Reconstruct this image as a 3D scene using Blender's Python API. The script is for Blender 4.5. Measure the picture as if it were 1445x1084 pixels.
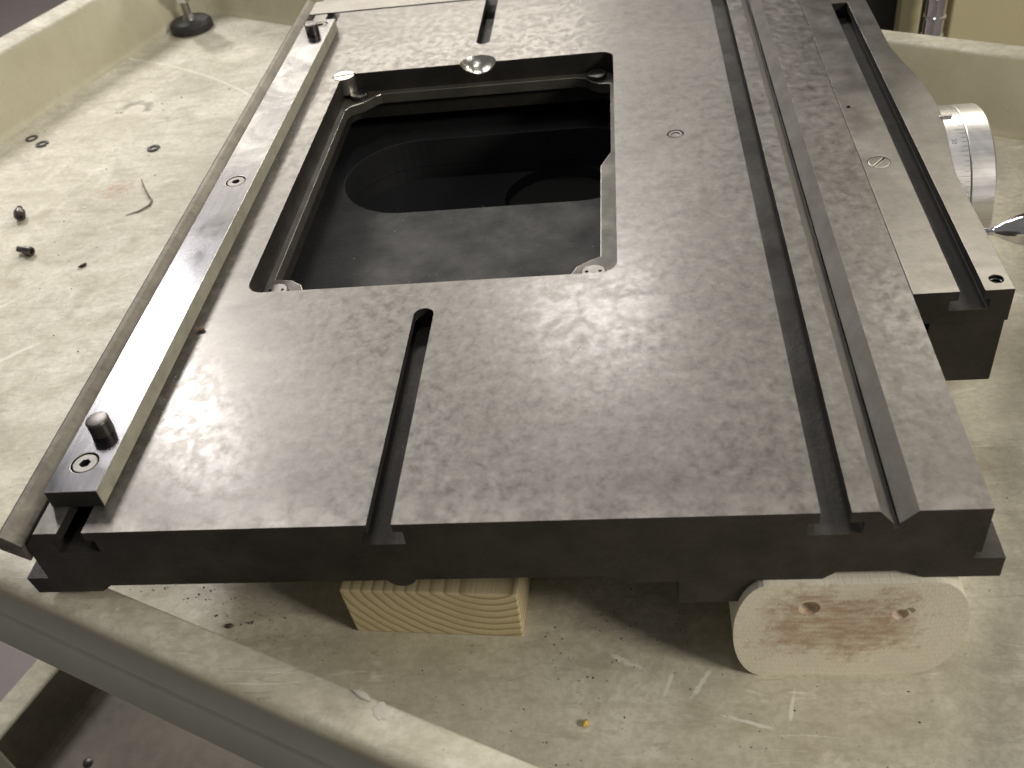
import bpy, bmesh, math, random
from mathutils import Vector, Matrix
random.seed(7)
sc = bpy.context.scene
for o in list(bpy.data.objects): bpy.data.objects.remove(o)
C = sc.collection

# All measures below are millimetres in the frame of the machine table: x across its front edge, y along its
# length, z up from its ground top.  W() turns them into world metres (shop floor at z = 0).
ZB = 1000.0
def W(x, y, z): return Vector((x*.001, y*.001, (z+ZB)*.001))

# ------------------------------------------------------------------ camera
cam = bpy.data.objects.new('camera', bpy.data.cameras.new('camera')); C.objects.link(cam)
right = Vector((0.9906, 0.0670, -0.1195)); down = Vector((-0.0445, -0.6673, -0.7434)); fwd = Vector((-0.1295, 0.7417, -0.6580))
m = Matrix((right, -down, -fwd)).transposed().to_4x4(); m.translation = W(275.89, -298.37, 349.78)
cam.matrix_world = m
cam.data.lens = 34.863; cam.data.sensor_width = 36; cam.data.sensor_fit = 'HORIZONTAL'
cam.data.clip_start = 0.02; cam.data.clip_end = 60
cam.data.dof.use_dof = True; cam.data.dof.focus_distance = 0.62; cam.data.dof.aperture_fstop = 14
sc.camera = cam

# ------------------------------------------------------------------ world + lamps (indoor workshop)
wd = bpy.data.worlds.new('World'); sc.world = wd; wd.use_nodes = True
bg = wd.node_tree.nodes['Background']; bg.inputs[0].default_value = (1.0, 0.95, 0.90, 1); bg.inputs[1].default_value = 0.135
def area(name, loc, target, sx, sy, watts, col):
    l = bpy.data.lights.new(name, 'AREA'); l.shape = 'RECTANGLE'; l.size = sx; l.size_y = sy; l.energy = watts; l.color = col
    o = bpy.data.objects.new(name, l); C.objects.link(o); o.location = W(*loc)
    o.rotation_euler = (W(*target)-W(*loc)).to_track_quat('-Z', 'Y').to_euler(); return o
WARM = (1.0, 0.92, 0.78); NEUT = (1.0, 0.945, 0.90)
area('ceiling_lamp_left', (-1450, 2340, 1900), (0, 300, 0), 0.2, 0.7, 40, NEUT)
area('ceiling_lamp_middle', (110, 2690, 1950), (150, 300, 0), 0.45, 0.32, 18, NEUT)
area('ceiling_lamp_far', (-1100, 4900, 2000), (0, 600, 0), 2.4, 0.5, 50, WARM)
area('ceiling_lamp_far_right', (1500, 4700, 1950), (400, 500, 0), 1.2, 0.3, 30, WARM)
area('ceiling_lamp_right', (1700, 2400, 2000), (300, 200, 0), 1.2, 0.3, 20, WARM)
area('ceiling_lamp_overhead', (450, 150, 2400), (300, 200, 0), 1.2, 0.15, 9, NEUT)
area('ceiling_lamp_near', (1900, -700, 1000), (350, 200, -60), 0.5, 0.3, 24, WARM)

sc.view_settings.view_transform = 'Standard'; sc.view_settings.look = 'None'; sc.view_settings.gamma = 1
sc.view_settings.use_curve_mapping = False; sc.view_settings.exposure = 0.08

# ------------------------------------------------------------------ material helpers
class NT:
    def __init__(s, name):
        s.m = bpy.data.materials.new(name); s.m.use_nodes = True; s.t = s.m.node_tree; s.n = s.t.nodes; s.n.clear()
        s.out = s.n.new('ShaderNodeOutputMaterial'); s.b = s.n.new('ShaderNodeBsdfPrincipled')
        s.t.links.new(s.b.outputs[0], s.out.inputs[0]); s.co = s.n.new('ShaderNodeTexCoord')
    def put(s, sock, v):
        if isinstance(v, (int, float)): sock.default_value = v
        elif isinstance(v, tuple): sock.default_value = v if len(v) != 3 or sock.type == 'VECTOR' else (*v, 1)
        else: s.t.links.new(v, sock)
    def map(s, scale=(1, 1, 1), loc=(0, 0, 0), rot=(0, 0, 0), src=None):
        n = s.n.new('ShaderNodeMapping'); s.put(n.inputs[0], src or s.co.outputs['Object'])
        n.inputs['Scale'].default_value = scale; n.inputs['Location'].default_value = loc; n.inputs['Rotation'].default_value = rot
        return n.outputs[0]
    def noise(s, scale, detail=4, rough=.55, vec=None, dist=0.):
        n = s.n.new('ShaderNodeTexNoise'); s.put(n.inputs['Vector'], vec or s.co.outputs['Object'])
        n.inputs['Scale'].default_value = scale; n.inputs['Detail'].default_value = detail
        n.inputs['Roughness'].default_value = rough; n.inputs['Distortion'].default_value = dist
        return n.outputs[0]
    def voro(s, scale, vec=None, feature='F1'):
        n = s.n.new('ShaderNodeTexVoronoi'); n.feature = feature; s.put(n.inputs['Vector'], vec or s.co.outputs['Object'])
        n.inputs['Scale'].default_value = scale; return n.outputs[0]
    def ramp(s, f, stops):
        n = s.n.new('ShaderNodeValToRGB'); s.put(n.inputs[0], f); e = n.color_ramp.elements
        while len(e) < len(stops): e.new(.5)
        for el, (p, c) in zip(e, stops):
            el.position = p; el.color = (c, c, c, 1) if isinstance(c, (int, float)) else (*c, 1)
        return n.outputs[0]
    def mix(s, f, a, b, mode='MIX'):
        n = s.n.new('ShaderNodeMix'); n.data_type = 'RGBA'; n.blend_type = mode
        s.put(n.inputs[0], f); s.put(n.inputs[6], a); s.put(n.inputs[7], b); return n.outputs[2]
    def math(s, op, a, b=0., c=0.):
        n = s.n.new('ShaderNodeMath'); n.operation = op; s.put(n.inputs[0], a); s.put(n.inputs[1], b); s.put(n.inputs[2], c); return n.outputs[0]
    def sep(s, v=None):
        n = s.n.new('ShaderNodeSeparateXYZ'); s.put(n.inputs[0], v or s.co.outputs['Object']); return n.outputs
    def bump(s, h, strength=.3, dist=.001):
        n = s.n.new('ShaderNodeBump'); n.inputs['Strength'].default_value = strength; n.inputs['Distance'].default_value = dist
        s.put(n.inputs['Height'], h); s.t.links.new(n.outputs[0], s.b.inputs['Normal'])
    def set(s, **k):
        for a, v in k.items(): s.put(s.b.inputs[a.replace('_', ' ')], v)
        return s.m
def seg(t, lo, hi):   # 0..1 ramp stops helper
    return [(lo, 0.), (hi, 1.)]

def ground_steel(name, base=.30, tint=(1.0, .955, .90), rough=(.30, .50), seed=0., blotch=55, contrast=1., worn=False, oil=.0):
    t = NT(name); v = t.map(loc=(seed, seed*.7, 0)); vs = t.map(scale=(1, .8, 1), loc=(seed, 0, 0))
    big = t.noise(9, 3, .55, v); mid = t.noise(blotch, 5, .62, vs, .25); fine = t.noise(330, 4, .65, v)
    wear = t.noise(34, 6, .72, t.map(scale=(.7, 1.2, 1), loc=(seed+3, 1, 0)), .5)
    f = t.math('MULTIPLY_ADD', mid, .56, t.math('MULTIPLY_ADD', big, .24, t.math('MULTIPLY', fine, .20)))
    def c(k): return tuple(base*(1+(k-1)*contrast)*x for x in tint)
    col = t.ramp(f, [(.38, c(.62)), (.47, c(.88)), (.54, c(1.06)), (.64, c(1.40))])
    stain = t.ramp(wear, [(.54, 0.), (.70, 1.)])
    col = t.mix(t.math('MULTIPLY', stain, .38), col, (base*.52, base*.46, base*.40))
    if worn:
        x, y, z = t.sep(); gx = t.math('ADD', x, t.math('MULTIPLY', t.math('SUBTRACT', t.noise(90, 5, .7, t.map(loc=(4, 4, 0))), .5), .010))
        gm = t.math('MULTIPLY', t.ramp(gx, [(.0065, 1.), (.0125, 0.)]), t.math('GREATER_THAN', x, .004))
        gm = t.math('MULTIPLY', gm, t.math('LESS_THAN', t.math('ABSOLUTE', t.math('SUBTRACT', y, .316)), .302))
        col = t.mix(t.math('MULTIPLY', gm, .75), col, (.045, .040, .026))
    if worn:   # handled front edge, rubbed brighter in patches
        x, y, z = t.sep(); e = t.math('MULTIPLY', t.ramp(y, [(.0, 1.), (.022, 0.)]), t.ramp(t.noise(60, 4, .6, t.map(loc=(9, 9, 0))), [(.42, 0.), (.6, 1.)]))
        col = t.mix(t.math('MULTIPLY', e, .6), col, tuple(base*1.9*k for k in tint))
    ro = t.ramp(t.math('MULTIPLY_ADD', mid, .6, t.math('MULTIPLY', wear, .4)), [(.38, rough[0]), (.62, rough[1])])
    t.bump(t.math('MULTIPLY_ADD', mid, .8, t.math('MULTIPLY', fine, .8)), .10, .0005)
    film = t.math('MULTIPLY', t.ramp(t.math('MULTIPLY_ADD', mid, .55, t.math('MULTIPLY', wear, .45)), [(.44, 0.), (.56, 1.)]), oil)
    return t.set(Base_Color=col, Metallic=.72, Roughness=ro, Coat_Weight=film, Coat_Roughness=.20)

M = {}
M['ground'] = ground_steel('ground_steel', .150, (1.0, .955, .895), (.34, .52), 0., 150, .95, True, .42)
M['slab'] = ground_steel('slab_steel', .20, (1, .96, .89), (.30, .42), 4.3, 40, .7)
M['vee'] = ground_steel('vee_steel', .15, (1, .95, .88), (.4, .5), 6.1, 60, .5)
M['vee'].node_tree.nodes['Principled BSDF'].inputs['Metallic'].default_value = .3
M['strip'] = ground_steel('strip_steel', .19, (1, .93, .80), (.42, .6), 8.1, 120)

def dark_iron(name, a, b, rough, metal=.35):
    t = NT(name); n = t.noise(28, 6, .65); f = t.noise(300, 3, .6); rust = t.ramp(t.noise(18, 5, .7, t.map(loc=(5, 2, 1))), [(.62, 0.), (.74, 1.)])
    col = t.mix(t.ramp(n, [(.35, 0.), (.7, 1.)]), a, b); col = t.mix(t.math('MULTIPLY', rust, .35), col, (.085, .045, .025))
    t.bump(t.math('MULTIPLY_ADD', n, .6, f), .35, .0006)
    return t.set(Base_Color=col, Metallic=metal, Roughness=t.ramp(n, [(.3, rough+.12), (.7, rough-.08)]))
M['raw'] = dark_iron('oily_cast_iron', (.022, .020, .018), (.048, .044, .039), .46)
M['slot'] = dark_iron('slot_floor_iron', (.020, .018, .016), (.045, .042, .04), .50)
M['ledge'] = dark_iron('ledge_iron', (.06, .057, .048), (.12, .115, .10), .5)
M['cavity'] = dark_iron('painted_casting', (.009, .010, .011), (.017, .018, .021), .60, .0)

def bright(name, c, rough, aniso_axis=None, metal=1.0, n=.12):
    t = NT(name); sc_ = {'x': (.4, 30, 30), 'y': (30, .4, 30), 'z': (30, 30, .4), None: (6, 6, 6)}[aniso_axis]
    br = t.noise(22, 4, .6, t.map(scale=sc_)); sm = t.noise(20, 5, .65, None, .8)
    f = t.math('MULTIPLY_ADD', sm, .6, t.math('MULTIPLY', br, .4))
    col = t.mix(t.ramp(f, [(.35, 0.), (.65, 1.)]), tuple(x*(1-2*n) for x in c), tuple(min(1, x*(1+n)) for x in c))
    t.bump(br, .06, .0004)
    return t.set(Base_Color=col, Metallic=metal, Roughness=t.ramp(sm, [(.35, rough+.10), (.68, max(.05, rough-.05))]))
M['bar'] = bright('ground_bar_steel', (.112, .112, .121), .22, 'y')
M['barside'] = ground_steel('bar_side_steel', .42, (1, .97, .80), (.5, .65), 2.2, 90, .5)
M['barside'].node_tree.nodes['Principled BSDF'].inputs['Metallic'].default_value = .25
M['edge'] = bright('worn_edge_steel', (.66, .63, .58), .36)
M['scoop'] = bright('fresh_cut_steel', (.72, .70, .66), .22, 'x')
M['dial'] = bright('dial_steel', (.90, .90, .93), .30, 'x')
M['chrome'] = bright('chrome', (.86, .86, .90), .07)
M['screw'] = bright('screw_steel', (.17, .165, .155), .36)
M['pin'] = bright('black_oxide', (.13, .122, .118), .36, 'z', .8)
M['blk'] = NT('black_mark').set(Base_Color=(.012, .012, .012), Roughness=.6)

def plastic_tray():
    t = NT('soiled_cream_plastic'); big = t.noise(5, 4, .6); mid = t.noise(22, 7, .68, None, .8); fine = t.noise(190, 4, .7)
    col = t.ramp(mid, [(.30, (.49, .465, .37)), (.44, (.61, .59, .485)), (.58, (.71, .69, .585)), (.75, (.79, .77, .67))])
    col = t.mix(t.ramp(big, [(.36, .65), (.60, 0.)]), col, (.44, .415, .32), 'MIX')
    # grey streaks rubbed in along two directions
    for rot, k, sd in ((.75, .55, 0), (-.35, .4, 4)):
        s_ = t.noise(26, 6, .68, t.map(scale=(1, 3.5, 1), rot=(0, 0, rot), loc=(sd, sd, 0)), .3)
        col = t.mix(t.math('MULTIPLY', t.ramp(s_, [(.52, 0.), (.70, 1.)]), k), col, (.36, .325, .245))
    # short fine scratches, dark and pale: broken iso-lines of stretched noise
    for rot, sd, cc, kk in ((.9, 1, (.24, .21, .16), .6), (.5, 5, (.26, .23, .18), .5), (-.6, 8, (.86, .83, .75), .75), (1.9, 12, (.86, .83, .75), .7), (2.6, 17, (.24, .21, .16), .45)):
        q = t.noise(13, 2, .45, t.map(scale=(.35, 3.2, 1), rot=(0, 0, rot), loc=(sd, sd*.3, 0)))
        ln = t.ramp(t.math('ABSOLUTE', t.math('SUBTRACT', q, .5)), [(.0012, 1.), (.0042, 0.)])
        br = t.ramp(t.noise(30, 3, .6, t.map(loc=(sd, 3, 0))), [(.54, 0.), (.62, 1.)])
        col = t.mix(t.math('MULTIPLY', t.math('MULTIPLY', ln, br), kk), col, cc)
    gr = t.noise(16, 7, .74, t.map(loc=(11, 5, 0)), 1.0)   # handled-in grime
    col = t.mix(t.math('MULTIPLY', t.ramp(gr, [(.52, 0.), (.66, 1.)]), .42), col, (.34, .315, .26))
    col = t.mix(t.math('MULTIPLY', t.ramp(fine, [(.42, 1.), (.56, 0.)]), .28), col, (.34, .31, .235))
    lt = t.noise(26, 5, .6, t.map(scale=(1, 2.5, 1), rot=(0, 0, -.9), loc=(7, 1, 0)), .6)
    col = t.mix(t.math('MULTIPLY', t.ramp(lt, [(.62, 0.), (.72, 1.)]), .5), col, (.82, .79, .70))
    # pale scuffs left by dragged parts
    X, Y, Z = t.sep()
    for sx, sy, ang, L, w in ((.2613, .0053, -.5, .011, .0022), (.283, -.008, 1.2, .010, .0014), (.300, -.008, 1.0, .014, .0016), (.322, -.030, -.3, .016, .0013), (.345, -.022, 1.3, .012, .0012), (-.245, .30, .7, .03, .003), (-.30, .36, .75, .04, .002)):
        ux = t.math('SUBTRACT', X, sx); uy = t.math('SUBTRACT', Y, sy); ca, sa = math.cos(ang), math.sin(ang)
        a_ = t.math('DIVIDE', t.math('MULTIPLY_ADD', ux, ca, t.math('MULTIPLY', uy, sa)), L); b_ = t.math('DIVIDE', t.math('MULTIPLY_ADD', ux, -sa, t.math('MULTIPLY', uy, ca)), w)
        q = t.math('ADD', t.math('SQRT', t.math('MULTIPLY_ADD', a_, a_, t.math('MULTIPLY', b_, b_))), t.math('MULTIPLY', t.math('SUBTRACT', t.noise(260, 3, .6), .5), 1.6))
        col = t.mix(t.math('MULTIPLY', t.ramp(q, [(.55, 1.), (1., 0.)]), .65), col, (.84, .83, .76))
    # specks of grime
    sp = t.math('MULTIPLY', t.ramp(t.voro(150), [(.05, 1.), (.13, 0.)]), t.ramp(t.noise(14, 3, .6, t.map(loc=(2, 9, 0))), [(.48, 0.), (.60, 1.)]))
    col = t.mix(t.math('MULTIPLY', sp, .8), col, (.07, .06, .05))
    # oily film smeared where the machine stands
    x, y, z = t.sep()
    # hairline scuff: thin iso-lines of a warped field
    cr = t.math('ABSOLUTE', t.math('SUBTRACT', t.noise(9, 2, .5, t.map(loc=(3, 3, 0)), 1.0), .5))
    col = t.mix(t.math('MULTIPLY', t.ramp(cr, [(.001, 1.), (.003, 0.)]), .12), col, (.16, .14, .11))
    # ring-shaped smudge left by an oily part
    dx = t.math('SUBTRACT', x, -.3018); dy = t.math('SUBTRACT', y, .7547)
    r = t.math('SQRT', t.math('MULTIPLY_ADD', dx, dx, t.math('MULTIPLY', dy, dy)))
    ring = t.math('SUBTRACT', 1., t.math('MULTIPLY', t.math('ABSOLUTE', t.math('SUBTRACT', r, .018)), 150.), )
    ring = t.math('MINIMUM', t.math('MULTIPLY', t.math('MAXIMUM', ring, 0.), 2.5), 1.)
    ring = t.math('MULTIPLY', ring, t.math('GREATER_THAN', dy, -.007))
    ring = t.math('MULTIPLY', ring, t.ramp(t.noise(40, 3, .6, t.map(loc=(1, 4, 0))), [(.38, 0.), (.55, 1.)]))
    col = t.mix(t.math('MULTIPLY', ring, .75), col, (.17, .155, .10))
    # pale curved scratch across the back corner
    dx = t.math('SUBTRACT', x, -.62); dy = t.math('SUBTRACT', y, .33)
    r = t.math('SQRT', t.math('MULTIPLY_ADD', dx, dx, t.math('MULTIPLY', dy, dy)))
    line = t.math('MAXIMUM', t.math('SUBTRACT', 1., t.math('MULTIPLY', t.math('ABSOLUTE', t.math('SUBTRACT', r, .6325)), 420.)), 0.)
    line = t.math('MULTIPLY', line, t.math('MULTIPLY', t.math('GREATER_THAN', y, .70), t.math('GREATER_THAN', x, -.366)))
    col = t.mix(t.math('MULTIPLY', line, .8), col, (.78, .75, .64))
    # rust smear
    dx = t.math('SUBTRACT', x, -.254); dy = t.math('SUBTRACT', y, .5675)
    r = t.math('SQRT', t.math('MULTIPLY_ADD', dx, dx, t.math('MULTIPLY', dy, dy)))
    rs = t.math('MULTIPLY', t.ramp(r, [(.0, 1.), (.03, 0.)]), t.ramp(t.noise(90, 4, .6, t.map(scale=(1, 2.4, 1), rot=(0, 0, .6))), [(.48, 0.), (.62, 1.)]))
    col = t.mix(t.math('MULTIPLY', rs, .8), col, (.42, .20, .10))
    geo = t.n.new('ShaderNodeNewGeometry'); nz = t.sep(geo.outputs['Normal'])[2]   # the upright walls are yellowed but hardly scuffed
    wallc = t.mix(t.ramp(t.noise(11, 5, .6, t.map(loc=(6, 2, 4))), [(.35, 0.), (.65, 1.)]), (.52, .49, .35), (.63, .60, .455))
    wallc = t.mix(t.math('MULTIPLY', sp, .6), wallc, (.12, .105, .07))
    col = t.mix(t.math('MULTIPLY', t.ramp(nz, [(.45, 1.), (.75, 0.)]), .85), col, wallc)
    t.bump(t.math('MULTIPLY_ADD', mid, .5, t.math('MULTIPLY', fine, .6)), .35, .0009)
    return t.set(Base_Color=col, Roughness=t.ramp(mid, [(.3, .62), (.7, .42)]))
M['tray'] = plastic_tray()
def shaded_grimy():  # brown dirt, with the shade under the top tray put into the colour
    t = NT('shaded_grimy_shelf_plastic'); n = t.noise(7, 6, .65); f = t.noise(60, 5, .6)
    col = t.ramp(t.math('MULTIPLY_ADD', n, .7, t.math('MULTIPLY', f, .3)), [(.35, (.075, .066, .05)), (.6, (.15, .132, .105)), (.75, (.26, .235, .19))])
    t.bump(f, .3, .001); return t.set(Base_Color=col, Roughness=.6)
M['shaded_grimy'] = shaded_grimy()
def skirt():
    t = NT('grey_green_plastic'); n = t.noise(30, 5, .6); s_ = t.noise(40, 4, .6, t.map(scale=(1, 10, 10), rot=(0, 0, -.4)))
    col = t.mix(n, (.45, .47, .385), (.55, .565, .47)); col = t.mix(t.math('MULTIPLY', t.ramp(s_, [(.6, 0.), (.75, 1.)]), .3), col, (.55, .55, .5))
    t.bump(n, .2, .0006); return t.set(Base_Color=col, Roughness=.5)
M['skirt'] = skirt()
def concrete():
    t = NT('sealed_concrete'); n = t.noise(6, 6, .6); f = t.noise(90, 4, .6)
    col = t.mix(t.math('MULTIPLY_ADD', n, .7, t.math('MULTIPLY', f, .3)), (.17, .15, .155), (.30, .27, .275)); t.bump(f, .2, .001)
    return t.set(Base_Color=col, Roughness=.5)
M['concrete'] = concrete()
def wood(name, cx, cz, freq, light, dark, stain=None):
    t = NT(name); v = t.map(scale=(1, .12, 1)); x, y, z = t.sep(v)
    w = t.noise(14, 3, .5, v); w2 = t.noise(60, 3, .5, v)
    dx = t.math('SUBTRACT', x, cx); dz = t.math('SUBTRACT', z, cz)
    r = t.math('SQRT', t.math('MULTIPLY_ADD', dx, dx, t.math('MULTIPLY', dz, dz)))
    r = t.math('ADD', r, t.math('MULTIPLY_ADD', w, .010, t.math('MULTIPLY', w2, .0012)))
    ph = t.math('FRACT', t.math('MULTIPLY', r, freq))
    g = t.ramp(ph, [(.0, 0.), (.55, .25), (.88, 1.), (1., .1)])
    fib = t.noise(900, 2, .6, t.map(scale=(1, .06, 1))); blot = t.noise(24, 4, .6)
    col = t.mix(g, light, dark); col = t.mix(t.math('MULTIPLY', fib, .35), col, tuple(k*.72 for k in light))
    col = t.mix(t.math('MULTIPLY', t.ramp(blot, [(.5, 0.), (.7, 1.)]), .3), col, tuple(k*.55 for k in light))
    if stain:
        sx, sz, s2 = stain; ox, oy, oz = t.sep()
        ex = t.math('DIVIDE', t.math('SUBTRACT', ox, sx), s2); ez = t.math('DIVIDE', t.math('SUBTRACT', oz, sz), s2*.72)
        rr = t.math('SQRT', t.math('MULTIPLY_ADD', ex, ex, t.math('MULTIPLY', ez, ez)))
        rr = t.math('ADD', rr, t.math('MULTIPLY', t.math('SUBTRACT', t.noise(48, 6, .75), .5), 2.2))
        patch = t.math('MULTIPLY', t.ramp(rr, [(.6, 1.), (1.15, 0.)]), t.ramp(t.noise(160, 4, .7, t.map(scale=(.5, 1, 1.6))), [(.34, .35), (.58, 1.)]))
        col = t.mix(t.math('MULTIPLY', patch, .68), col, (.30, .155, .07))
    t.bump(t.math('MULTIPLY_ADD', ph, .5, fib), .28, .0010)
    return t.set(Base_Color=col, Roughness=.75)
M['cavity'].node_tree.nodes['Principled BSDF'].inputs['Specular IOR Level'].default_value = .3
M['pine'] = wood('pine_end_grain', .032, .043, 175, (.68, .59, .38), (.30, .22, .11))
M['pale_wood'] = wood('weathered_sawn_wood', .0, .30, 260, (.80, .76, .66), (.745, .70, .595), (-.008, .006, .046))
def paint(name, a, b, rough):
    t = NT(name); n = t.noise(9, 5, .6); f = t.noise(120, 3, .6); col = t.mix(n, a, b); t.bump(f, .12, .0008); return t.set(Base_Color=col, Roughness=rough)
M['beige'] = paint('beige_enamel', (.56, .51, .32), (.66, .60, .39), .42)
M['dark'] = paint('dark_enamel', (.012, .012, .011), (.022, .021, .019), .5)
M['rubber'] = paint('black_rubber', (.014, .014, .013), (.032, .032, .030), .55)
M['greymetal'] = bright('grey_metal', (.30, .30, .28), .38)
M['chip'] = paint('dark_steel_chip', (.05, .035, .025), (.09, .065, .045), .45)
M['yellow'] = paint('yellow_plastic', (.62, .42, .04), (.70, .5, .08), .5)
M['white'] = paint('white_flake', (.52, .49, .42), (.6, .57, .5), .6)
M['rustchip'] = paint('rusty_swarf', (.14, .095, .055), (.22, .17, .12), .5)

# ------------------------------------------------------------------ mesh helpers (mm in, metres out)
def mesh_obj(name, bm, mats, parent=None, smooth=False, bevel=None, origin=None, bmat=None, angle=35):
    """origin (mm): the object's own origin; vertices are given in table millimetres"""
    og = Vector(origin) if origin else Vector((0, 0, 0))
    for v in bm.verts: v.co = (v.co-og)*.001
    bmesh.ops.recalc_face_normals(bm, faces=bm.faces)
    me = bpy.data.meshes.new(name); bm.to_mesh(me); bm.free()
    for mt in (mats if isinstance(mats, list) else [mats]): me.materials.append(mt)
    if smooth:
        for f in me.polygons: f.use_smooth = True
        me.set_sharp_from_angle(angle=math.radians(angle))
    o = bpy.data.objects.new(name, me); C.objects.link(o)
    base = W(*og)
    if parent: o.parent = parent; o.location = base - Vector(parent['_w'])
    else: o.location = base
    o['_w'] = tuple(base)
    if bevel:
        b = o.modifiers.new('bevel', 'BEVEL'); b.width = bevel*.001; b.segments = 3; b.limit_method = 'ANGLE'; b.angle_limit = math.radians(40)
        b.use_clamp_overlap = True
        if bmat is not None: b.material = bmat
    return o
def thing(name, at, label, cat, group=None):
    o = bpy.data.objects.new(name, None); C.objects.link(o); o.location = W(*at); o['_w'] = tuple(W(*at)); o.empty_display_size = .02
    return tag(o, label, cat, group)
def tag(o, label, cat, group=None, kind=None):
    o['label'] = label; o['category'] = cat
    if group: o['group'] = group
    if kind: o['kind'] = kind
    return o
def box(bm, x0, x1, y0, y1, z0, z1, mi=0):
    vs = [bm.verts.new((x, y, z)) for x in (x0, x1) for y in (y0, y1) for z in (z0, z1)]
    for q in ((0, 1, 3, 2), (4, 6, 7, 5), (0, 4, 5, 1), (2, 3, 7, 6), (0, 2, 6, 4), (1, 5, 7, 3)):
        bm.faces.new([vs[i] for i in q]).material_index = mi
    return bm
def prism(bm, pts, axis, a, b, mi=0):
    """pts: 2-D polygon; axis 'y': (x,z) extruded along y; 'z': (x,y) along z; 'x': (y,z) along x"""
    def P(p, t): return {'y': (p[0], t, p[1]), 'z': (p[0], p[1], t), 'x': (t, p[0], p[1])}[axis]
    A = [bm.verts.new(P(p, a)) for p in pts]; B = [bm.verts.new(P(p, b)) for p in pts]; n = len(pts); fs = []
    fs.append(bm.faces.new(A)); fs.append(bm.faces.new(B[::-1]))
    for i in range(n): fs.append(bm.faces.new((A[i], B[i], B[(i+1) % n], A[(i+1) % n])))
    for f in fs: f.material_index = mi
    return bm
def rrect(x0, x1, y0, y1, r, n=6):
    pts = []
    for cx, cy, a0 in ((x1-r, y1-r, 0), (x0+r, y1-r, 90), (x0+r, y0+r, 180), (x1-r, y0+r, 270)):
        for i in range(n+1):
            a = math.radians(a0+90*i/n); pts.append((cx+r*math.cos(a), cy+r*math.sin(a)))
    return pts
def circ(cx, cy, r, n=32, ph=0): return [(cx+r*math.cos(ph+2*math.pi*i/n), cy+r*math.sin(ph+2*math.pi*i/n)) for i in range(n)]
def lathe(bm, prof, c, axis='z', n=32, mi=0):
    """prof: list of (radius, height) from one end to the other; closed with caps"""
    rings = []
    for r, h in prof:
        ring = []
        for i in range(n):
            a = 2*math.pi*i/n; u, v = r*math.cos(a), r*math.sin(a)
            p = {'z': (u, v, h), 'x': (h, u, v), 'y': (u, h, v)}[axis]
            ring.append(bm.verts.new((c[0]+p[0], c[1]+p[1], c[2]+p[2])))
        rings.append(ring)
    for A, B in zip(rings, rings[1:]):
        for i in range(n): bm.faces.new((A[i], A[(i+1) % n], B[(i+1) % n], B[i])).material_index = mi
    bm.faces.new(rings[0]).material_index = mi; bm.faces.new(rings[-1]).material_index = mi
    return bm
def tube(bm, pts, r, n=8, mi=0):
    rings = []
    for i, p in enumerate(pts):
        p = Vector(p); a = Vector(pts[max(i-1, 0)]); b = Vector(pts[min(i+1, len(pts)-1)]); d = (b-a).normalized()
        u = d.orthogonal().normalized() if i == 0 else (u-d*u.dot(d)).normalized(); w = d.cross(u)
        rr = r[i] if isinstance(r, (list, tuple)) else r
        rings.append([bm.verts.new(p+(u*math.cos(2*math.pi*k/n)+w*math.sin(2*math.pi*k/n))*rr) for k in range(n)])
    for A, B in zip(rings, rings[1:]):
        for i in range(n): bm.faces.new((A[i], A[(i+1) % n], B[(i+1) % n], B[i])).material_index = mi
    bm.faces.new(rings[0]).material_index = mi; bm.faces.new(rings[-1]).material_index = mi
    return bm
def cut(o, cutters):
    """exact boolean difference, baked into the mesh; cutters: list of (bm, material)"""
    tmp = []
    for bm, mt in cutters:
        c = mesh_obj('cutter', bm, mt); c.location = W(0, 0, 0)-Vector((0, 0, 0)); tmp.append(c)
        md = o.modifiers.new('cut', 'BOOLEAN'); md.object = c; md.operation = 'DIFFERENCE'; md.solver = 'EXACT'; md.material_mode = 'TRANSFER'
    hold = [(k.name, k.show_viewport) for k in o.modifiers if k.type == 'BEVEL']
    for k in o.modifiers:
        if k.type == 'BEVEL': k.show_viewport = False
    bpy.context.view_layer.update()
    dg = bpy.context.evaluated_depsgraph_get(); me = bpy.data.meshes.new_from_object(o.evaluated_get(dg)); o.data = me
    for k in list(o.modifiers):
        if k.type == 'BOOLEAN': o.modifiers.remove(k)
        else: k.show_viewport = True
    for c in tmp: bpy.data.objects.remove(c)
    return o

# ================================================================== SETTING
bm = bmesh.new(); box(bm, -9000, 9000, -9000, 9000, -1060, -1000)
fl = mesh_obj('floor', bm, M['concrete'], origin=(0, 0, -1060)); fl['kind'] = 'structure'; fl['label'] = 'grey concrete workshop floor under the cart'

# ================================================================== CART
def line(p, q): p, q = Vector(p), Vector(q); return p, (q-p).normalized()
def isect(l1, l2):
    p, d = l1; q, e = l2; den = d.x*e.y-d.y*e.x; w = q-p; t = (w.x*e.y-w.y*e.x)/den; return p+d*t
def loop(left, back, rightl, near, r, n=8):
    cs = [isect(left, near), isect(near, rightl), isect(rightl, back), isect(back, left)]; out = []
    for i in range(4):
        P = cs[i]; A = (cs[i-1]-P).normalized(); B = (cs[(i+1) % 4]-P).normalized(); ang = A.angle(B); d = r/math.tan(ang/2)
        p0 = P+A*d; p1 = P+B*d; cen = P+(A+B).normalized()*(r/math.sin(ang/2)); a0 = (p0-cen); a1 = (p1-cen)
        t0 = math.atan2(a0.y, a0.x); dt = math.atan2(a1.y, a1.x)-t0
        while dt > math.pi: dt -= 2*math.pi
        while dt < -math.pi: dt += 2*math.pi
        for k in range(n+1): out.append(cen+Vector((math.cos(t0+dt*k/n), math.sin(t0+dt*k/n)))*r)
    return out
def off(l, d): p, e = l; return p+Vector((-e.y, e.x))*d, e
V2 = lambda x, y: Vector((x, y))
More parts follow.
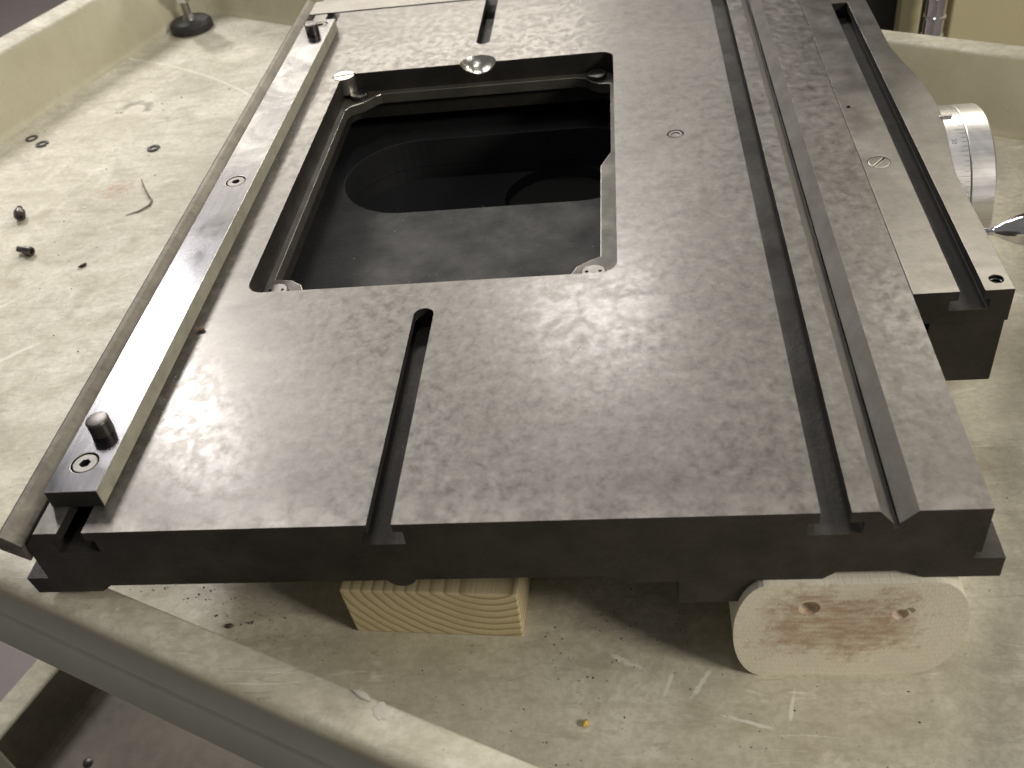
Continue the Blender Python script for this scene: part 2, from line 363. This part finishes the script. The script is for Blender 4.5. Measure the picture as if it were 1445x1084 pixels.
fL = line((-442.6, 691), (-338, 990)); fB = line((-140, 957), (601, 545)); fN = off(line((-12.5, 9), (197.8, -79.2)), 9)
rL = line((-436.8, 764.8), (-388.7, 898)); rB = line((-140, 977), (612, 549)); rN = line((-12.5, 9), (197.8, -79.2))
oL = line((-458.8, 809), (-424, 902)); oB = line((-140, 1010), (620, 578)); oN = line((-75.7, 10.4), (141.1, -81.7))
dN = rN[1]; rp = V2(-671, 265)+dN*1230; fR = (rp-dN*30, fL[1]); rR = (rp, rL[1]); oR = (rp+dN*28, oL[1])
cart = thing('utility_cart', (0, 400, -1000), 'cream plastic utility cart with raised lips, carrying the machine table', 'cart')
def tray(dz, name, skirt_on=True):
    inner = [loop(fL, fB, fR, fN, 38), loop(rL, rB, rR, rN, 46), loop(oL, oB, oR, oN, 66)]
    bm = bmesh.new(); rings = []
    def lift(p, z):   # the end lip on the left stands a little higher than the long lips
        k = max(0., min(1., (-330-(p.x-.36*(p.y-900)))/120)); k = k*k*(3-2*k)
        return z+13*k*max(0., (z+126)/71)
    def ring(pts, z): rings.append([bm.verts.new((p.x, p.y, lift(p, z)+dz)) for p in pts])
    def lerp(a, b, t): return [p.lerp(q, t) for p, q in zip(a, b)]
    ring(lerp(inner[0], inner[1], -.20), -126); ring(inner[0], -125.2); ring(lerp(inner[0], inner[1], .05), -121.8); ring(lerp(inner[0], inner[1], .10), -121); ring(lerp(inner[0], inner[1], .14), -116)
    ring(lerp(inner[0], inner[1], .985), -57.2); ring(lerp(inner[1], inner[2], .03), -55.2); ring(lerp(inner[1], inner[2], .09), -54.4)
    ring(lerp(inner[1], inner[2], .78), -54.6); ring(lerp(inner[1], inner[2], .93), -56.4); ring(inner[2], -60.5); ring(lerp(inner[1], inner[2], .99), -65)
    ring(lerp(inner[1], inner[2], .80), -66)
    ring(lerp(inner[0], inner[1], -.05), -131)
    n = len(rings[0])
    for A, B in zip(rings, rings[1:]):
        for i in range(n): bm.faces.new((A[i], A[(i+1) % n], B[(i+1) % n], B[i]))
    bm.faces.new(rings[0]); bm.faces.new(rings[-1])
    o = mesh_obj(name, bm, [M['tray'], M['shaded_grimy']], cart, smooth=True, angle=50)
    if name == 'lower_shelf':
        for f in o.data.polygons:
            if f.center.z < (dz-62)*.001: f.material_index = 1  # walls and floor below the rim take the tone with shade painted in
    o.location = W(0, 0, 0)-Vector(cart['_w'])-Vector((0, 0, ZB*.001)); 
    return o, inner
def place_origin(o):   # object origin at world x,y of table, z of shop floor -> texture coordinates in metres
    pass
tr, inn = tray(ZB, 'top_tray')
bm = bmesh.new(); rings = []
for t, z in ((.90, -64), (.90, -98), (.955, -101), (.975, -141), (.93, -143), (.80, -143), (.80, -64)):
    rings.append([bm.verts.new((p.x, p.y, z)) for p in [a.lerp(b, t) for a, b in zip(inn[1], inn[2])]])
n = len(rings[0])
for A, B in zip(rings, rings[1:]+rings[:1]):
    for i in range(n): bm.faces.new((A[i], A[(i+1) % n], B[(i+1) % n], B[i]))
mesh_obj('side_skirt', bm, M['skirt'], cart, smooth=True, angle=25)['label'] = 'grey green outer skirt below the cream lip'
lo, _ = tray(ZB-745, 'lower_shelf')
legs = [inn[0][i*9+4].lerp(inn[2][i*9+4], .35) for i in range(4)]
for p in legs:
    bm = bmesh.new(); prism(bm, rrect(p.x-30, p.x+30, p.y-30, p.y+30, 9, 3), 'z', -965, -131); mesh_obj('corner_post', bm, M['skirt'], cart, bevel=2)
for p in legs:
    bm = bmesh.new(); lathe(bm, [(34, -13), (40, -9), (40, 9), (34, 13)], (p.x, p.y, -960), 'x', 20)
    mesh_obj('caster_wheel', bm, M['rubber'], cart, smooth=True)
for px, py in ((-505, 330), (-440, 285)):
    bm = bmesh.new(); lathe(bm, [(7, -871.2), (7, -869), (5, -867), (2, -866.4)], (px, py, 0), 'z', 16); mesh_obj('shelf_bolt', bm, M['pin'], cart, smooth=True)

# ================================================================== WOOD BLOCKS
def wblock(name, poly, cx, cz, y0, y1, yaw, mat, label, cuts=None, bev=1.2):
    bm = bmesh.new(); ym = (y0+y1)/2
    prism(bm, poly, 'y', y0, y1)
    o = mesh_obj(name, bm, mat, origin=(cx, ym, cz), bevel=bev)
    return tag(o, label, 'wood block', 'wood blocks under the table'), o
hw, hh = 49.5, 19.5
b1 = wblock('wood_block', [(163.5-hw, -126), (163.5+hw-1, -126), (163.5+hw, -87), (163.5-hw-2, -87)], 163.5, -106.5, 24.5, 330, 0, M['pine'],
            'yellow pine block with curved growth rings on its cut end, beneath the dark table')[1]
b1.rotation_euler = (0, 0, math.radians(-3.2))
pts = []
for cx, cz, rx, rz, a0 in ((409, -86, 20, 37.8, 0), (332, -86, 16, 37.8, 90), (332, -86, 16, 40, 180), (407, -86, 22, 40, 270)):
    for i in range(11):
        a = math.radians(a0+90*i/10); pts.append((cx+rx*math.cos(a), cz+rz*math.sin(a)))
bm = bmesh.new(); prism(bm, pts, 'y', -3, 270)
b2 = mesh_obj('wood_block', bm, M['pale_wood'], origin=(372.5, 133, -87), bevel=.8)
tag(b2, 'pale sawn wood block with rounded ends, brown stain and two dents, under the table corner', 'wood block', 'wood blocks under the table')
cs = []
for x, z, r in ((352, -67, 5.5), (395.5, -73, 4.2), (399.5, -70, 2.6)):
    k = bmesh.new(); bmesh.ops.create_icosphere(k, subdivisions=2, radius=r, matrix=Matrix.Translation((x, -3.5, z))); cs.append((k, M['pale_wood']))
cut(b2, cs)

# ================================================================== MACHINE TABLE
mt = thing('machine_table', (150, 300, -87), 'dark steel machine table with slots, square opening and bolted guide bar, on wood blocks', 'machine table')
YL = 700
prof = [(-26, 0), (-13.5, 0), (-13.5, -6), (-19, -6), (-19, -15), (4, -15), (4, -6), (-.5, -6), (-.5, 0),
        (352.3, 0), (352.3, -7), (347.5, -7), (347.5, -15), (372, -15), (372, -7), (365.8, -7), (365.8, 0),
        (378, 0), (385, -8.8), (385, -11.6), (387.2, -11.6), (387.2, -8.4), (394.8, 0), (426, 0), (426, -30), (423.5, -30), (423.5, -34.4), (437.3, -34.4),
        (437.3, -48), (403.3, -48), (398.3, -42.7), (363, -42.7), (357, -47.8), (262, -47.8), (255, -42.3), (-2, -42.3), (-8, -47), (-44, -47), (-45.6, -35), (-33.5, -35), (-33.5, -9)]
bm = bmesh.new(); prism(bm, prof, 'y', 0, YL)
bm.normal_update()
for f in bm.faces:
    c = f.calc_center_median(); f.material_index = 1
for f in bm.faces:
    c = f.calc_center_median(); nz = abs(f.normal.z)
    if nz > .5 and c.z > -9.5 and not (-7.1 < c.z < -5.5): f.material_index = 0
    if 378 < c.x < 395 and nz > .3 and nz < .95: f.material_index = 5
plate = mesh_obj('table_plate', bm, [M['ground'], M['raw'], M['edge'], M['slot'], M['scoop'], M['vee']], mt, bevel=.55, bmat=2)
plate.location = W(0, 0, 0)-Vector(mt['_w'])
cs = []
k = bmesh.new(); prism(k, rrect(30, 264.5, 193.5, 511, 11), 'z', -70, 9); cs.append((k, M['raw']))
def slotcut(x0, x1, y0, y1, round_near, tx0, tx1, zs, zb):
    r = (x1-x0)/2; k = bmesh.new(); xm = (x0+x1)/2
    if round_near: pts = [(x1, y1), (x0, y1)]+[(xm-r*math.cos(math.pi*i/10), y0+r-r*math.sin(math.pi*i/10)) for i in range(11)]
    else: pts = [(x0, y0), (x1, y0)]+[(xm+r*math.cos(math.pi*i/10), y1-r+r*math.sin(math.pi*i/10)) for i in range(11)]
    prism(k, pts, 'z', zb, 9); cs.append((k, M['slot']))
    k = bmesh.new(); box(k, tx0, tx1, y0-.0, y1-.01, zb+.013, zs); cs.append((k, M['slot']))
slotcut(143.6, 155.8, -9, 167.5, False, 138, 160.4, -5.4, -14.3)
slotcut(144.0, 156.2, 549.5, 720, True, 139, 160.4, -5.4, -14.3)
k = bmesh.new(); bmesh.ops.create_icosphere(k, subdivisions=4, radius=17.8, matrix=Matrix.Translation((149.3, 510.5, 7.9))); cs.append((k, M['scoop']))
for x, y, r, d in ((31.8, 508.5, 9.9, 14.5), (307.9, 358.9, 6.0, 4)):
    k = bmesh.new(); prism(k, circ(x, y, r), 'z', -d, 9); cs.append((k, M['raw']))
cut(plate, cs)
# faces of the boolean: T-slot floors stay dark
for f in plate.data.polygons: f.use_smooth = False

def slotted(parent, x, y, z, r, depth, ang, mat, name='slotted_screw', w=1.6, chamf=.6):
    bm = bmesh.new(); prism(bm, circ(x, y, r, 36), 'z', z-depth, z)
    o = mesh_obj(name, bm, [mat, M['edge']], parent, bevel=chamf, origin=(x, y, z), bmat=1)
    k = bmesh.new(); ca, sa = math.cos(ang), math.sin(ang); L = r*1.2
    P = [(x+ca*a-sa*b, y+sa*a+ca*b) for a, b in ((-L, -w/2), (L, -w/2), (L, w/2), (-L, w/2))]
    prism(k, P, 'z', z-1.8, z+5); cut(o, [(k, M['blk'])]); return o
slotted(mt, 31.8, 508.5, .15, 9.5, 14.5, math.radians(12), M['edge'], w=1.4)
bm = bmesh.new(); lathe(bm, [(5.4, -3.9), (5.4, -.5), (5.0, -.1), (3.2, -.15), (2.6, -.9), (.6, -1.1)], (307.9, 358.9, 0), 'z', 28)
mesh_obj('plug', bm, M['ground'], mt, smooth=True, angle=30)

# ledge inside the opening with corner lugs
led_o = rrect(30.2, 264.3, 193.7, 510.8, 10.8)
inner = [(62, 503.5), (232, 503.5), (240, 501), (245, 494), (252, 488.5), (261, 487), (261, 372), (253.2, 352), (253.2, 236), (246, 232), (238, 226), (230, 208), (62, 208), (55, 224), (47, 230), (35, 232), (35, 477), (38, 484), (48, 489.5), (55, 497), (58, 501)]
bm = bmesh.new()
def ringface(outer, inn_, z0, z1):
    for z in (z0, z1):
        vo = [bm.verts.new((*p, z)) for p in outer]; vi = [bm.verts.new((*p, z)) for p in inn_]
        es = [bm.edges.new((v[i], v[(i+1) % len(v)])) for v in (vo, vi) for i in range(len(v))]
        bmesh.ops.triangle_fill(bm, edges=es, use_beauty=True)
        if z == z0: a = (vo, vi)
    for A, B in ((a[0], vo), (a[1], vi)):
        for i in range(len(A)): bm.faces.new((A[i], A[(i+1) % len(A)], B[(i+1) % len(A)], B[i]))
ringface(led_o, inner, -26, -17.5)
mesh_obj('opening_ledge', bm, [M['ledge'], M['edge']], mt, bevel=.5, bmat=1)
for x, y in ((43.5, 500.5), (250.3, 504-3.5), (41.5, 213.5), (249, 213.5)):
    bm = bmesh.new(); lathe(bm, [(8, -17.6), (8, -14), (7.3, -13.3), (.5, -13.3)], (x, y, 0), 'z', 28)
    o = mesh_obj('ledge_screw', bm, M['screw'], mt, smooth=True, angle=30, origin=(x, y, -13.3))
    ks = []
    for dx in (-4.2, 4.2):
        k = bmesh.new(); prism(k, circ(x+dx, y+.6, 1.15, 12), 'z', -15, -10); ks.append((k, M['blk']))
    cut(o, ks)

# carriage casting under the plate: deep pocket, long oval hole, round hole below
bm = bmesh.new(); box(bm, 0, 300, 46, 640, -87, -42.6)
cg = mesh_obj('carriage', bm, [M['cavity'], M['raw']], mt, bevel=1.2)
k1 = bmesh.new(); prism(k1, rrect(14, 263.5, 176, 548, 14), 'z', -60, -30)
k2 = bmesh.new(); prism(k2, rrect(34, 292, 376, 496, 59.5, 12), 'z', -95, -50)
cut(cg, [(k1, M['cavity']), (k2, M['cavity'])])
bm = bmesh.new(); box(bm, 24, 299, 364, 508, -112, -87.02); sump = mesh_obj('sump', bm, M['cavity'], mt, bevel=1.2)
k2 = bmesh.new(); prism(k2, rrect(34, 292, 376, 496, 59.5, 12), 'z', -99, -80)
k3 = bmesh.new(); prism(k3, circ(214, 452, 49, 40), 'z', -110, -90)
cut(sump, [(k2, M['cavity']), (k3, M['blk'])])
bm = bmesh.new(); box(bm, 289, 327.3, 1.5, 60, -67.4, -47.9); mesh_obj('underside_lug', bm, M['raw'], mt, bevel=1)
bm = bmesh.new(); lathe(bm, [(8, 2), (8, 14)], (152, 0, -42), 'y', 20); mesh_obj('underside_boss', bm, M['raw'], mt, smooth=True)

# sloping strip along the left edge
bm = bmesh.new(); prism(bm, [(-47.2, -3.6), (-45.4, -.6), (-43.4, .6), (-41.4, -.4), (-38, -3.6), (-34.4, -7.2), (-34.4, -18.5), (-46.6, -9)], 'y', -2, YL)
mesh_obj('edge_strip', bm, [M['strip'], M['edge']], mt, bevel=.4)
# end block across the far end
bm = bmesh.new(); box(bm, -33, 425, 657, 690, .02, .8); mesh_obj('end_block', bm, [M['slab'], M['edge']], mt, bevel=.3)

# guide bar with its cap screws and dowel pins
bm = bmesh.new(); box(bm, -22.7, 5.5, 17.2, 612, .05, 11.3)
bar = mesh_obj('guide_bar', bm, [M['bar'], M['edge'], M['raw'], M['barside']], mt, bevel=.6, bmat=1, origin=(-8.6, 314, 0))
bar['label'] = 'bright ground steel bar bolted along the left slot'
for f in bar.data.polygons:
    if f.normal.y < -.5: f.material_index = 2
    if f.normal.x > .5: f.material_index = 3
caps = ((-8.8, 37.2), (-7.9, 317.2), (-6.6, 601))
ks = []
for x, y in caps:
    k = bmesh.new(); prism(k, circ(x, y, 7.4, 36), 'z', 5, 20); ks.append((k, M['raw']))
cut(bar, ks)
for x, y in caps:
    bm = bmesh.new(); lathe(bm, [(6.75, 5), (6.75, 10.4), (6.2, 11.0), (.5, 11.0)], (x, y, 0), 'z', 32)
    o = mesh_obj('cap_screw', bm, M['screw'], bar, smooth=True, angle=30, origin=(x, y, 11))
    k = bmesh.new(); prism(k, circ(x, y, 3.1, 6, .3), 'z', 7, 15); cut(o, [(k, M['blk'])])
for x, y, h in ((-8.0, 60.3, 20.5), (-9.0, 581, 20.5)):
    bm = bmesh.new(); lathe(bm, [(6.1, 11.2), (6.1, h-.9), (5.5, h-.15), (5.0, h), (.4, h)], (x, y, 0), 'z', 32)
    mesh_obj('dowel_pin', bm, M['pin'], bar, smooth=True, angle=30)

# rear slab with T-slot and the body below
bm = bmesh.new(); bump = []
for i in range(25):
    y = 275+i*(482-275)/24; bump.append((480.6+11*math.sin(math.pi*i/24)**1.5, y))
pts = [(427.0, 156.4), (451.8, 156.4), (464.9, 156.4), (480.6, 156.4)]
outline = [(426.8, 156.4), (480.6, 156.4)]+bump+[(480.6, 690), (426.8, 690)]
prism(bm, outline, 'z', -22.5, -.8)
bm.normal_update()
for f in bm.faces: f.material_index = 0 if f.normal.z*(1 if f.calc_center_median().z > -5 else -1) > .5 or (f.calc_center_median().z > -1) else 1
slab = mesh_obj('rear_slab', bm, [M['slab'], M['raw'], M['edge'], M['slot']], mt, bevel=.3)
ks = []
k = bmesh.new(); box(k, 451.8, 464.9, 100, 570, -13.8, 9); ks.append((k, M['slot']))
k = bmesh.new(); box(k, 447.5, 468.5, 100, 569, -13.81, -7); ks.append((k, M['slot']))
k = bmesh.new(); prism(k, circ(437.6, 301, 7.3, 36), 'z', -8, 9); ks.append((k, M['raw']))
k = bmesh.new(); prism(k, circ(473.3, 166.5, 3.9, 24), 'z', -18, 9); ks.append((k, M['raw']))
k = bmesh.new(); prism(k, circ(432.5, 381, 1.6, 16), 'z', -8, 9); ks.append((k, M['blk']))
cut(slab, ks)
slotted(slab, 437.6, 301, -.9, 6.9, 7, math.radians(50), M['slab'], w=1.3)
bm = bmesh.new()   # thread turns inside the tapped hole
for t in range(5):
    z = -3-2.2*t
    tube(bm, [(473.3+3.5*math.cos(a*math.pi/12), 166.5+3.5*math.sin(a*math.pi/12), z-2.2*a/24) for a in range(25)], .6, 6)
mesh_obj('tapped_hole_thread', bm, M['screw'], slab, smooth=True)
bm = bmesh.new(); box(bm, 438.6, 479.6, 157.2, 690, -67.8, -22.4); mesh_obj('slab_body', bm, M['raw'], mt, bevel=.8)

# graduated dial on the slab's side
dc = (0, 359, -57); Rd = 56
dial = bpy.data.objects.new('graduated_dial', None)
bm = bmesh.new(); lathe(bm, [(Rd-1.5, 481.4), (Rd-.6, 482), (Rd, 483), (Rd, 502.5), (Rd-.5, 502.9), (Rd-3, 503)], dc, 'x', 96)
d1 = mesh_obj('graduated_dial', bm, M['dial'], mt, smooth=True, angle=25); d1['label'] = 'silver graduated dial ring with scale marks and the number 20'
bm = bmesh.new(); lathe(bm, [(Rd-3, 503), (Rd-.5, 503.4), (Rd, 503.9), (Rd, 518.6), (Rd-1.4, 520), (Rd-12, 520.4), (Rd-16, 518)], dc, 'x', 96)
mesh_obj('dial_rim', bm, M['dial'], d1, smooth=True, angle=25)
bm = bmesh.new(); lathe(bm, [(34, 478), (34, 489)], dc, 'x', 48); mesh_obj('dial_hub', bm, M['raw'], mt, smooth=True)
def on_dial(a, x, r=Rd): return Vector((x, dc[1]+r*math.cos(a), dc[2]+r*math.sin(a)))
bm = bmesh.new()
for i in range(100):
    a = math.radians(3.6*i); L = 7 if i % 10 == 0 else (5 if i % 5 == 0 else 3.4); w = .0026
    vs = [bm.verts.new(on_dial(a+s*w, x, Rd+h)) for s in (-1, 1) for x in (502.3-L, 502.3) for h in (-.3, .04)]
    for q in ((0, 1, 3, 2), (4, 6, 7, 5), (0, 4, 5, 1), (2, 3, 7, 6), (0, 2, 6, 4), (1, 5, 7, 3)): bm.faces.new([vs[j] for j in q])
mesh_obj('scale_marks', bm, M['greymetal'], d1)
def dial_text(txt, a0, x0, size, flip=1):
    cu = bpy.data.curves.new('t', 'FONT'); cu.body = txt; cu.size = size; cu.align_x = 'CENTER'; cu.align_y = 'CENTER'
    to = bpy.data.objects.new('t', cu); C.objects.link(to); bpy.context.view_layer.update()
    me = bpy.data.meshes.new_from_object(to.evaluated_get(bpy.context.evaluated_depsgraph_get())); bpy.data.objects.remove(to)
    b = bmesh.new(); b.from_mesh(me)
    bmesh.ops.triangulate(b, faces=b.faces[:]); bmesh.ops.subdivide_edges(b, edges=b.edges[:], cuts=1)
    ex = bmesh.ops.extrude_face_region(b, geom=b.faces[:]); top = {v for v in ex['geom'] if isinstance(v, bmesh.types.BMVert)}
    for v in b.verts:
        u, w = v.co.x, v.co.y; v.co = on_dial(a0+u/Rd, x0-w, Rd+(.06 if v in top else -.3))
    mesh_obj('dial_number', b, M['greymetal'], d1)
dial_text('20', math.radians(118), 494.2, 4.6)
bm = bmesh.new(); a = math.radians(94)
vs = [bm.verts.new(on_dial(a+s*.02, x, Rd+h)) for s in (-1, 1) for x in (488.6, 497) for h in (-1, 1.6)]
for q in ((0, 1, 3, 2), (4, 6, 7, 5), (0, 4, 5, 1), (2, 3, 7, 6), (0, 2, 6, 4), (1, 5, 7, 3)): bm.faces.new([vs[j] for j in q])
mesh_obj('index_pointer', bm, M['chrome'], mt, bevel=.3)
# tapered chrome lever
bm = bmesh.new(); lathe(bm, [(2.4, 479), (2.4, 499), (2.9, 501), (5.6, 506), (8.8, 513), (11.2, 521), (12.6, 532), (13, 548), (10.2, 562), (7, 570), (1, 573)], (0, 251, -27), 'x', 40)
mesh_obj('lever_handle', bm, M['chrome'], mt, smooth=True, angle=60)['label'] = 'tapered chrome lever handle beside the dial'

# ================================================================== LOOSE PARTS ON THE TRAY
TZ = -126
def washer(x, y, ro, ri, label, tilt=0, split=False):
    bm = bmesh.new(); n = 28; sec = [(ri, .0), (ro-.2, 0), (ro, .2), (ro, 1.0), (ro-.25, 1.25), (ri+.2, 1.25), (ri, 1.05)]
    N = n if not split else n; rings = []
    for i in range(N):
        a = 2*math.pi*i/n*(0.965 if split else 1); rings.append([bm.verts.new((x+r*math.cos(a), y+r*math.sin(a), TZ+h+(.5*i/n if split else 0))) for r, h in sec])
    for i in range(N-(1 if split else 0)):
        A, B = rings[i], rings[(i+1) % N]
        for j in range(len(sec)): bm.faces.new((A[j], A[(j+1) % len(sec)], B[(j+1) % len(sec)], B[j]))
    if split: bm.faces.new(rings[0]); bm.faces.new(rings[-1])
    return tag(mesh_obj('washer', bm, M['rubber'], smooth=True, angle=40, origin=(x, y, TZ)), label, 'washer', 'loose washers on the tray')
washer(-407.5, 700.6, 7.0, 4.6, 'thin dark washer beside a thicker one near the tray wall')
washer(-386.9, 684, 7.4, 4.0, 'thick dark lock washer next to a thinner ring by the wall', split=True)
washer(-241.4, 651.9, 7.2, 3.8, 'small dark washer lying alone on the tray floor', split=True)
def cap(x, y, yaw, label, Rr=5.2, pitch=0.):
    root = thing('socket_screw', (x, y, TZ), label, 'screw', 'loose screws on the tray')
    bm = bmesh.new(); lathe(bm, [(Rr*.9, 0), (Rr, .6), (Rr, 7.6), (Rr*.92, 8.4), (Rr*.55, 8.4), (Rr*.5, 5.5), (.3, 5.4)], (0, 0, 0), 'x', 24)
    bm2 = bmesh.new(); lathe(bm2, [(2.9, -9)]+[(2.9 if i % 2 else 2.45, -8.6+i*.5) for i in range(17)]+[(2.6, .2)], (0, 0, 0), 'x', 18)
    for nm, b in (('head', bm), ('thread', bm2)):
        for v in b.verts: v.co.z += Rr
        o = mesh_obj(nm, b, M['pin'], smooth=True, angle=30); o.parent = root; o.location = (0, 0, 0)
    root.rotation_euler = (0, 0, yaw); return root
cap(-338, 526, math.radians(-65), 'black socket screw standing nearly end on near the tray edge', 5.6)
cap(-300, 456, math.radians(-20), 'black socket screw lying on its side with its thread showing', 4.4)

# swarf curl, chips, flakes
bm = bmesh.new(); tube(bm, [(-230, 583, TZ+1), (-222, 568, TZ+2.4), (-212, 552, TZ+2.2), (-203, 539, TZ+1.2), (-202, 529, TZ+1.4), (-210, 520, TZ+.9), (-222, 514, TZ+.7)], [.5, .9, .9, 1.1, .9, .7, .3], 6)
tag(mesh_obj('metal_shaving', bm, M['rustchip'], smooth=True, origin=(-210, 545, TZ)), 'thin curled brown metal shaving on the tray floor', 'shaving')
def chip(name, x, y, z, r, mat, label, cat, flat=.45, stretch=1.5, yaw=0.):
    b = bmesh.new(); bmesh.ops.create_icosphere(b, subdivisions=2, radius=r)
    for v in b.verts:
        k = 1+.35*math.sin(v.co.x*2.1/r+x)+.25*math.cos(v.co.y*3.3/r+y); v.co = Vector((v.co.x*k*stretch, v.co.y*k, v.co.z*flat*k))
    bmesh.ops.rotate(b, verts=b.verts[:], cent=(0, 0, 0), matrix=Matrix.Rotation(yaw, 3, 'Z'))
    zm = min(v.co.z for v in b.verts)
    for v in b.verts: v.co += Vector((x, y, z-zm))
    o = mesh_obj(name, b, mat, origin=(x, y, z)); return tag(o, label, cat)
chip('metal_chip', -232.7, 427.7, TZ, 2.2, M['chip'], 'pointed dark metal chip on the tray beside the loose screws', 'metal chip', .5, 1.8, .9)
chip('plastic_crumb', 239, -32.3, TZ, 1.5, M['yellow'], 'tiny yellow crumb on the tray in front of the table', 'crumb', .8, 1.3, 1)
chip('plastic_flake', 151, -66.5, -54.4, 2.4, M['white'], 'white torn flake lying on the cream cart lip', 'flake', .1, 2.3, 2.0)
chip('wood_splinter', 139, -56, -54.8, 1.8, M['white'], 'pale splinter on the inner edge of the cart lip', 'splinter', .35, 3.0, -.5)
chip('grease_lump', 11.5, 157, .05, 1.9, M['rustchip'], 'small greasy lump on the plate beside the bright bar', 'dirt lump', .7, 1.3, .4)
chip('dirt_clod', 27, 31.6, TZ, 1.7, M['chip'], 'dark crumbly dirt clod on the tray against the cart lip', 'dirt', .5, 1.7, .2)
# fine filings and grit: nobody could count them
bm = bmesh.new(); rnd = random.Random(3)
def grit(x, y, z, r):
    vs = [bm.verts.new((x+r*rnd.uniform(.5, 1.2)*math.cos(a+rnd.random()), y+r*rnd.uniform(.4, 1.1)*math.sin(a+rnd.random()), z)) for a in (0, 2.1, 4.2)]
    t = bm.verts.new((x, y, z+r*.7)); bm.faces.new(vs)
    for i in range(3): bm.faces.new((vs[i], vs[(i+1) % 3], t))
for i in range(270):
    u, v = rnd.random(), rnd.random(); x = -420+u*360; y = 120+v*760
    if x < -430+.35*(y-691): continue
    if x > -60: continue
    grit(x, y, TZ+.02, rnd.choice((.4, .5, .5, .6, .7, .9, 1.4)))
for i in range(110):
    x = 27+rnd.gauss(0, 34); grit(x, 34-(x-27)*.42+abs(rnd.gauss(0, 12)), TZ+.02, rnd.choice((.4, .5, .7, 1.2)))
for i in range(160): grit(rnd.uniform(120, 430), rnd.uniform(-70, 60), TZ+.02, rnd.choice((.4, .5, .6, .9)))
g = mesh_obj('metal_filings', bm, M['chip'], origin=(0, 0, TZ)); tag(g, 'scattered dark metal filings and grit on the tray floor', 'filings', kind='stuff')
bm = bmesh.new(); rnd = random.Random(5)
for i in range(70): grit(rnd.uniform(60, 250), rnd.uniform(225, 385), -60+.02, rnd.choice((.25, .3, .4, .6)))
for i in range(40): grit(7+abs(rnd.gauss(0, 4)), rnd.uniform(30, 600), .02, rnd.choice((.3, .4, .6)))
for i in range(60): grit(rnd.uniform(20, 345), rnd.uniform(5, 190), .02, rnd.choice((.2, .25, .35)))
g = mesh_obj('pale_grit', bm, M['white'], origin=(0, 0, 0)); tag(g, 'tiny pale grit specks on the plate and in its opening', 'grit', kind='stuff')

# ================================================================== LEVELLING FOOT IN THE CORNER
fx, fy = -306, 992
lf = thing('levelling_foot', (fx, fy, TZ), 'black rubber levelling foot with steel stem in the back tray corner', 'levelling foot')
bm = bmesh.new(); lathe(bm, [(27, TZ+.1), (29, TZ+1.5), (28.5, TZ+9), (25, TZ+13), (20, TZ+14), (8, TZ+14.5)], (fx, fy, 0), 'z', 40); mesh_obj('rubber_pad', bm, M['rubber'], lf, smooth=True)
bm = bmesh.new(); lathe(bm, [(9, TZ+14), (7, TZ+19), (5.2, TZ+21), (5.2, TZ+95)], (fx, fy, 0), 'z', 24); mesh_obj('stem', bm, M['greymetal'], lf, smooth=True)
bm = bmesh.new(); prism(bm, circ(fx, fy, 11, 6), 'z', TZ+38, TZ+48); mesh_obj('lock_nut', bm, M['chrome'], lf, bevel=.8)
bm = bmesh.new(); lathe(bm, [(15, TZ+48), (17, TZ+50), (17, TZ+110), (15, TZ+112)], (fx, fy, 0), 'z', 32); mesh_obj('socket_tube', bm, M['greymetal'], lf, smooth=True)

# ================================================================== BEHIND THE CART
cab = thing('storage_cabinet', (690, 1000, -1000), 'beige metal cabinet with dark gaps standing behind the cart', 'cabinet')
bm = bmesh.new(); box(bm, 480, 1300, 960, 1350, -1000, 500); mesh_obj('carcass', bm, M['dark'], cab)
bm = bmesh.new(); box(bm, 668, 1290, 930, 960, -940, 480); mesh_obj('door', bm, M['beige'], cab, bevel=3)
bm = bmesh.new(); box(bm, 610, 634, 935, 960, -990, 480); mesh_obj('stile', bm, M['beige'], cab, bevel=2)
bm = bmesh.new(); prism(bm, rrect(745, 1215, -155, 120, 12), 'y', 927.4, 931); mesh_obj('door_panel', bm, M['beige'], cab, bevel=1)
sp = thing('shelving_post', (640, 900, -1000), 'chrome shelving post with ringed grooves in front of the beige cabinet', 'shelving post')
bm = bmesh.new(); pr = [(11.4, -1000)]
z = -990
while z < 300:
    pr += [(11.4, z), (12.9, z+.8), (12.9, z+3.2), (11.4, z+4)]; z += 23
pr.append((11.4, 300)); lathe(bm, pr, (640, 900, 0), 'z', 28); mesh_obj('pole', bm, M['chrome'], sp, smooth=True, angle=60)
bm = bmesh.new(); lathe(bm, [(20, -1000), (20, -994), (14, -985)], (640, 900, 0), 'z', 24); mesh_obj('foot', bm, M['greymetal'], sp, smooth=True)

for o in bpy.data.objects:
    if '_w' in o.keys(): del o['_w']
bpy.data.objects.remove(dial)
